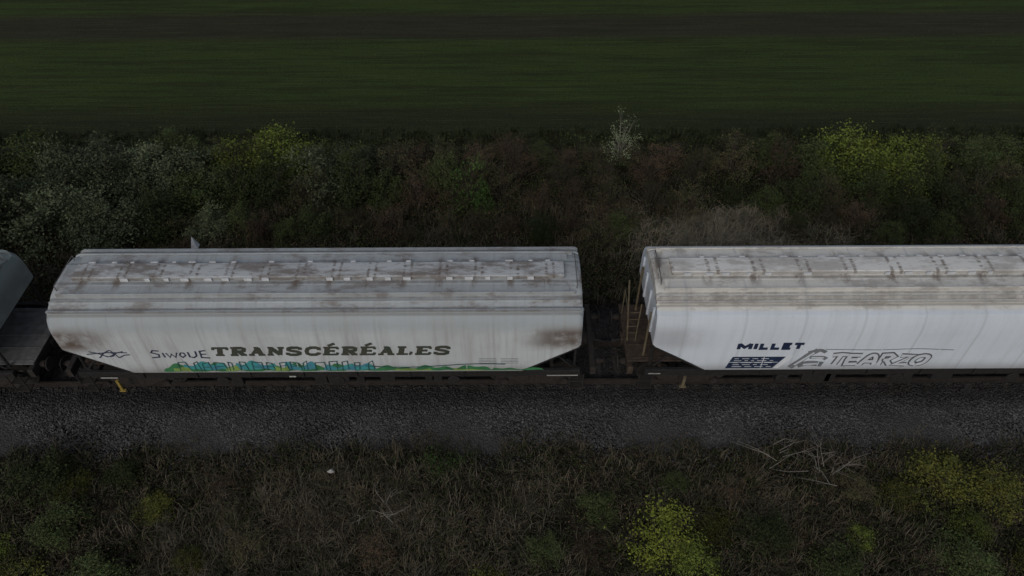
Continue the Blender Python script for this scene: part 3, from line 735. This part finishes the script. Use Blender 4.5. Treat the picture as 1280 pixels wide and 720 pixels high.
def tufts(name,mat,n,x0,x1,y0,y1,h,nb=12,dens=None,lean=.5,w=.011,spread=.10):
    X=rng.uniform(x0,x1,n);Y=rng.uniform(y0,y1,n)
    if dens is not None:
        k=dens(X,Y)>rng.uniform(0,1,n); X=X[k];Y=Y[k]
    n=len(X); X=np.repeat(X,nb)+rng.normal(0,spread,n*nb); Y=np.repeat(Y,nb)+rng.normal(0,spread,n*nb); hh=np.repeat(rng.uniform(.5,1.3,n),nb)*h*rng.uniform(.5,1.2,n*nb)
    dirb=np.repeat(rng.uniform(0,6.28,n),nb)+rng.normal(0,.9,n*nb); le=rng.uniform(.1,1,n*nb)*lean*hh
    Z=gz(X,Y)-.02; m=len(X)
    dx,dy=np.cos(dirb),np.sin(dirb); px,py=-dy*w,dx*w
    P0=np.stack([X-px,Y-py,Z],-1);P1=np.stack([X+px,Y+py,Z],-1)
    mx,my,mz=X+dx*le*.35,Y+dy*le*.35,Z+hh*.62
    P2=np.stack([mx+px*.8,my+py*.8,mz],-1);P3=np.stack([mx-px*.8,my-py*.8,mz],-1)
    tx,ty,tz=X+dx*le*1.2,Y+dy*le*1.2,Z+hh*np.clip(1-.3*lean,.3,1)
    P4=np.stack([tx+px*.2,ty+py*.2,tz],-1);P5=np.stack([tx-px*.2,ty-py*.2,tz],-1)
    V=np.stack([P0,P1,P2,P3,P4,P5],1).reshape(-1,3); b=np.arange(m)[:,None]*6
    F=np.concatenate([b+np.array([[0,1,2,3]]),b+np.array([[3,2,4,5]])])
    o=obj(name,npmesh(name,V,F,mat)); o['kind']='stuff'; return o
def pn(X,Y,a,s): return .5+.5*np.sin(X*a+s)*np.sin(Y*a*1.3+s*2+.5*np.sin(X*.7))
def edge(X,Y,e0=-2.25,wd=.7): return np.clip((e0+.32*np.sin(X*1.7)+.25*np.sin(X*3.9+1)-Y)/wd,0.03,1)
tufts('dry_grass',M['gd'],6000,-18,18,-9.5,-2.1,.38,12,lambda X,Y:edge(X,Y)*(.3+.7*pn(X,Y,.55,1.)),.9)
tufts('green_grass',M['gg'],4500,-18,18,-9.5,-2.1,.28,12,lambda X,Y:edge(X,Y)*(.25+.75*pn(X,Y,.8,3.)),.7)
tufts('dry_grass',M['gd'],5000,-24,24,3.2,8.5,.45,12,lambda X,Y:.2+.8*pn(X,Y,.5,2.),.9)
tufts('green_grass',M['gg'],6500,-25,25,3.2,14.0,.30,12,None,.7,.014)
tufts('pale_dry_grass',M['gp'],1300,3.5,13.0,5.0,8.0,.60,16,lambda X,Y:np.exp(-((X-8.2)/2.8)**2),1.0,.010,.16)
tufts('pale_dry_grass',M['gp'],240,-6.0,1.5,-6.8,-3.4,.42,14,None,1.1,.007,.13)
tufts('pale_dry_grass',M['gp'],240,-9.5,-4.5,-7.2,-3.4,.42,14,None,1.1,.007,.13)
tufts('pale_dry_grass',M['gp'],420,-15,15,-7.6,-3.0,.35,10,None,1.1,.007,.13)
def cover(name,mat,n,x0,x1,y0,y1,h,size,den):
    X=rng.uniform(x0,x1,n);Y=rng.uniform(y0,y1,n); k=den(X,Y)>rng.uniform(0,1,n);X=X[k];Y=Y[k]
    lump=h*(.35+.65*pn(X,Y,2.3,.7)*pn(X,Y,1.1,2.2)*1.6)
    C=np.stack([X,Y,gz(X,Y)+rng.uniform(0,1,len(X))**.6*lump],-1)
    V,F=leaves(C,size); o=obj(name,npmesh(name,V,F,mat)); o['kind']='stuff'
cover('low_weeds',M['lg'],60000,-18,18,-9.5,-2.1,.40,.06,lambda X,Y:edge(X,Y)*(.2+.8*pn(X,Y,.9,4.)))
cover('bramble_cover',M['lo'],60000,-18,18,-9.5,-2.1,.40,.05,lambda X,Y:edge(X,Y)*(.25+.75*pn(X,Y,.7,6.)))
cover('bramble_cover',M['lr'],30000,-18,18,-9.5,-2.3,.40,.05,lambda X,Y:edge(X,Y)*(.2+.8*pn(X,Y,.6,3.)))
cover('bramble_cover',M['lr'],60000,-24,24,3.6,9.,.5,.06,lambda X,Y:.2+.8*pn(X,Y,.7,1.))
cover('low_weeds',M['lg'],60000,-24,24,3.4,13.2,.5,.07,lambda X,Y:.2+.8*pn(X,Y,.6,5.))

DB=simple('dead_branch_bark',(.24,.22,.19),.9,0,.4,10)
def deadbranch(x,y,seed,L=1.6,label='bare dead branches lying in the weeds'):
    r=random.Random(seed); mb=MB()
    for k in range(7):
        a=r.uniform(0,3.14); p=Vector((r.uniform(-.5,.5),r.uniform(-.4,.4),.38+r.uniform(0,.15))); d=Vector((math.cos(a),math.sin(a)*.7,r.uniform(-.05,.3)))
        q=p+d*L*r.uniform(.4,1); mid=(p+q)/2+Vector((r.uniform(-.1,.1),r.uniform(-.1,.1),.06)); mb.tube(p,mid,.011,.008,5); mb.tube(mid,q,.008,.003,5)
        for _ in range(4):
            t=r.uniform(.2,.9); s=p+(q-p)*t; e=s+Vector((r.uniform(-.4,.4),r.uniform(-.4,.4),r.uniform(0,.25))); mb.tube(s,e,.005,.002,4)
    o=obj('dead_branch',mb.mesh('dead_branch',[DB]),None,(x,y,float(gz(x,y)))); o['label']=label; o['category']='dead branch'; o['group']='dead branches in the weeds'
deadbranch(7.4,-3.3,1,1.4); deadbranch(8.6,-3.9,2,1.4); deadbranch(9.2,-3.5,4,1.1); deadbranch(-3.8,-4.9,5,.8)
mb=MB(); r=random.Random(4); 
pts=[(math.cos(t)*r.uniform(.07,.13),math.sin(t)*r.uniform(.05,.10),r.uniform(.02,.08)) for t in np.linspace(0,5.6,9)]
mb.add(pts+[(0,0,.14)],[(i,(i+1)%9,9) for i in range(9)])
o=obj('plastic_bag',mb.mesh('plastic_bag',[M['white']]),None,(-5.15,-3.75,float(gz(-5.15,-3.75))+.4)); o['label']='crumpled white plastic bag caught in the weeds'; o['category']='litter'
mb=MB(); mb.box(-.06,.06,-.06,.06,0,2.8); P=obj('marker_post',None,None,(-10.35,3.2,-.8)); P['label']='white trackside marker post with pointed cap'; P['category']='marker post'
obj('post',mb.mesh('post',[M['plat']]),P)
mb=MB(); mb.add([(-.11,-.11,2.8),(.11,-.11,2.8),(.11,.11,2.8),(-.11,.11,2.8),(0,0,3.25)],[(3,2,1,0),(0,1,4),(1,2,4),(2,3,4),(3,0,4)])
obj('cap',mb.mesh('cap',[simple('cap_white',(.75,.77,.8),.6)]),P)

# ------------------------------------------------------------------ light
w=bpy.data.worlds.new('World'); scn.world=w; w.use_nodes=True; nt=w.node_tree
bg=nt.nodes['Background']; sky=nt.nodes.new('ShaderNodeTexSky'); sky.sky_type='NISHITA'; sky.sun_disc=False
el,az=math.radians(35),math.radians(200)
sky.sun_elevation=el; sky.sun_rotation=az; sky.dust_density=3; sky.air_density=1.0; sky.ozone_density=1
hs=nt.nodes.new('ShaderNodeHueSaturation'); hs.inputs['Saturation'].default_value=.6
nt.links.new(sky.outputs[0],hs.inputs['Color']); nt.links.new(hs.outputs[0],bg.inputs['Color']); bg.inputs['Strength'].default_value=.068
sl=bpy.data.lights.new('sun','SUN'); sl.energy=.45; sl.angle=math.radians(35); sl.color=(1,.97,.93)
so=bpy.data.objects.new('sun',sl); col.objects.link(so)
d=Vector((math.sin(az)*math.cos(el),math.cos(az)*math.cos(el),math.sin(el)))
so.rotation_euler=d.to_track_quat('Z','Y').to_euler()
# ------------------------------------------------------------------ camera
cam=bpy.data.cameras.new('camera'); cam.lens=25.7; cam.sensor_width=36; cam.clip_end=2000; cam.clip_start=.1
co=bpy.data.objects.new('camera',cam); col.objects.link(co); scn.camera=co
co.matrix_world=Matrix.Translation((0,-14.43,18.23))@Matrix.Rotation(math.radians(44),4,'X')@Matrix.Rotation(math.radians(-.3),4,'Z')
scn.view_settings.view_transform='Standard'; scn.view_settings.look='None'; scn.view_settings.exposure=0
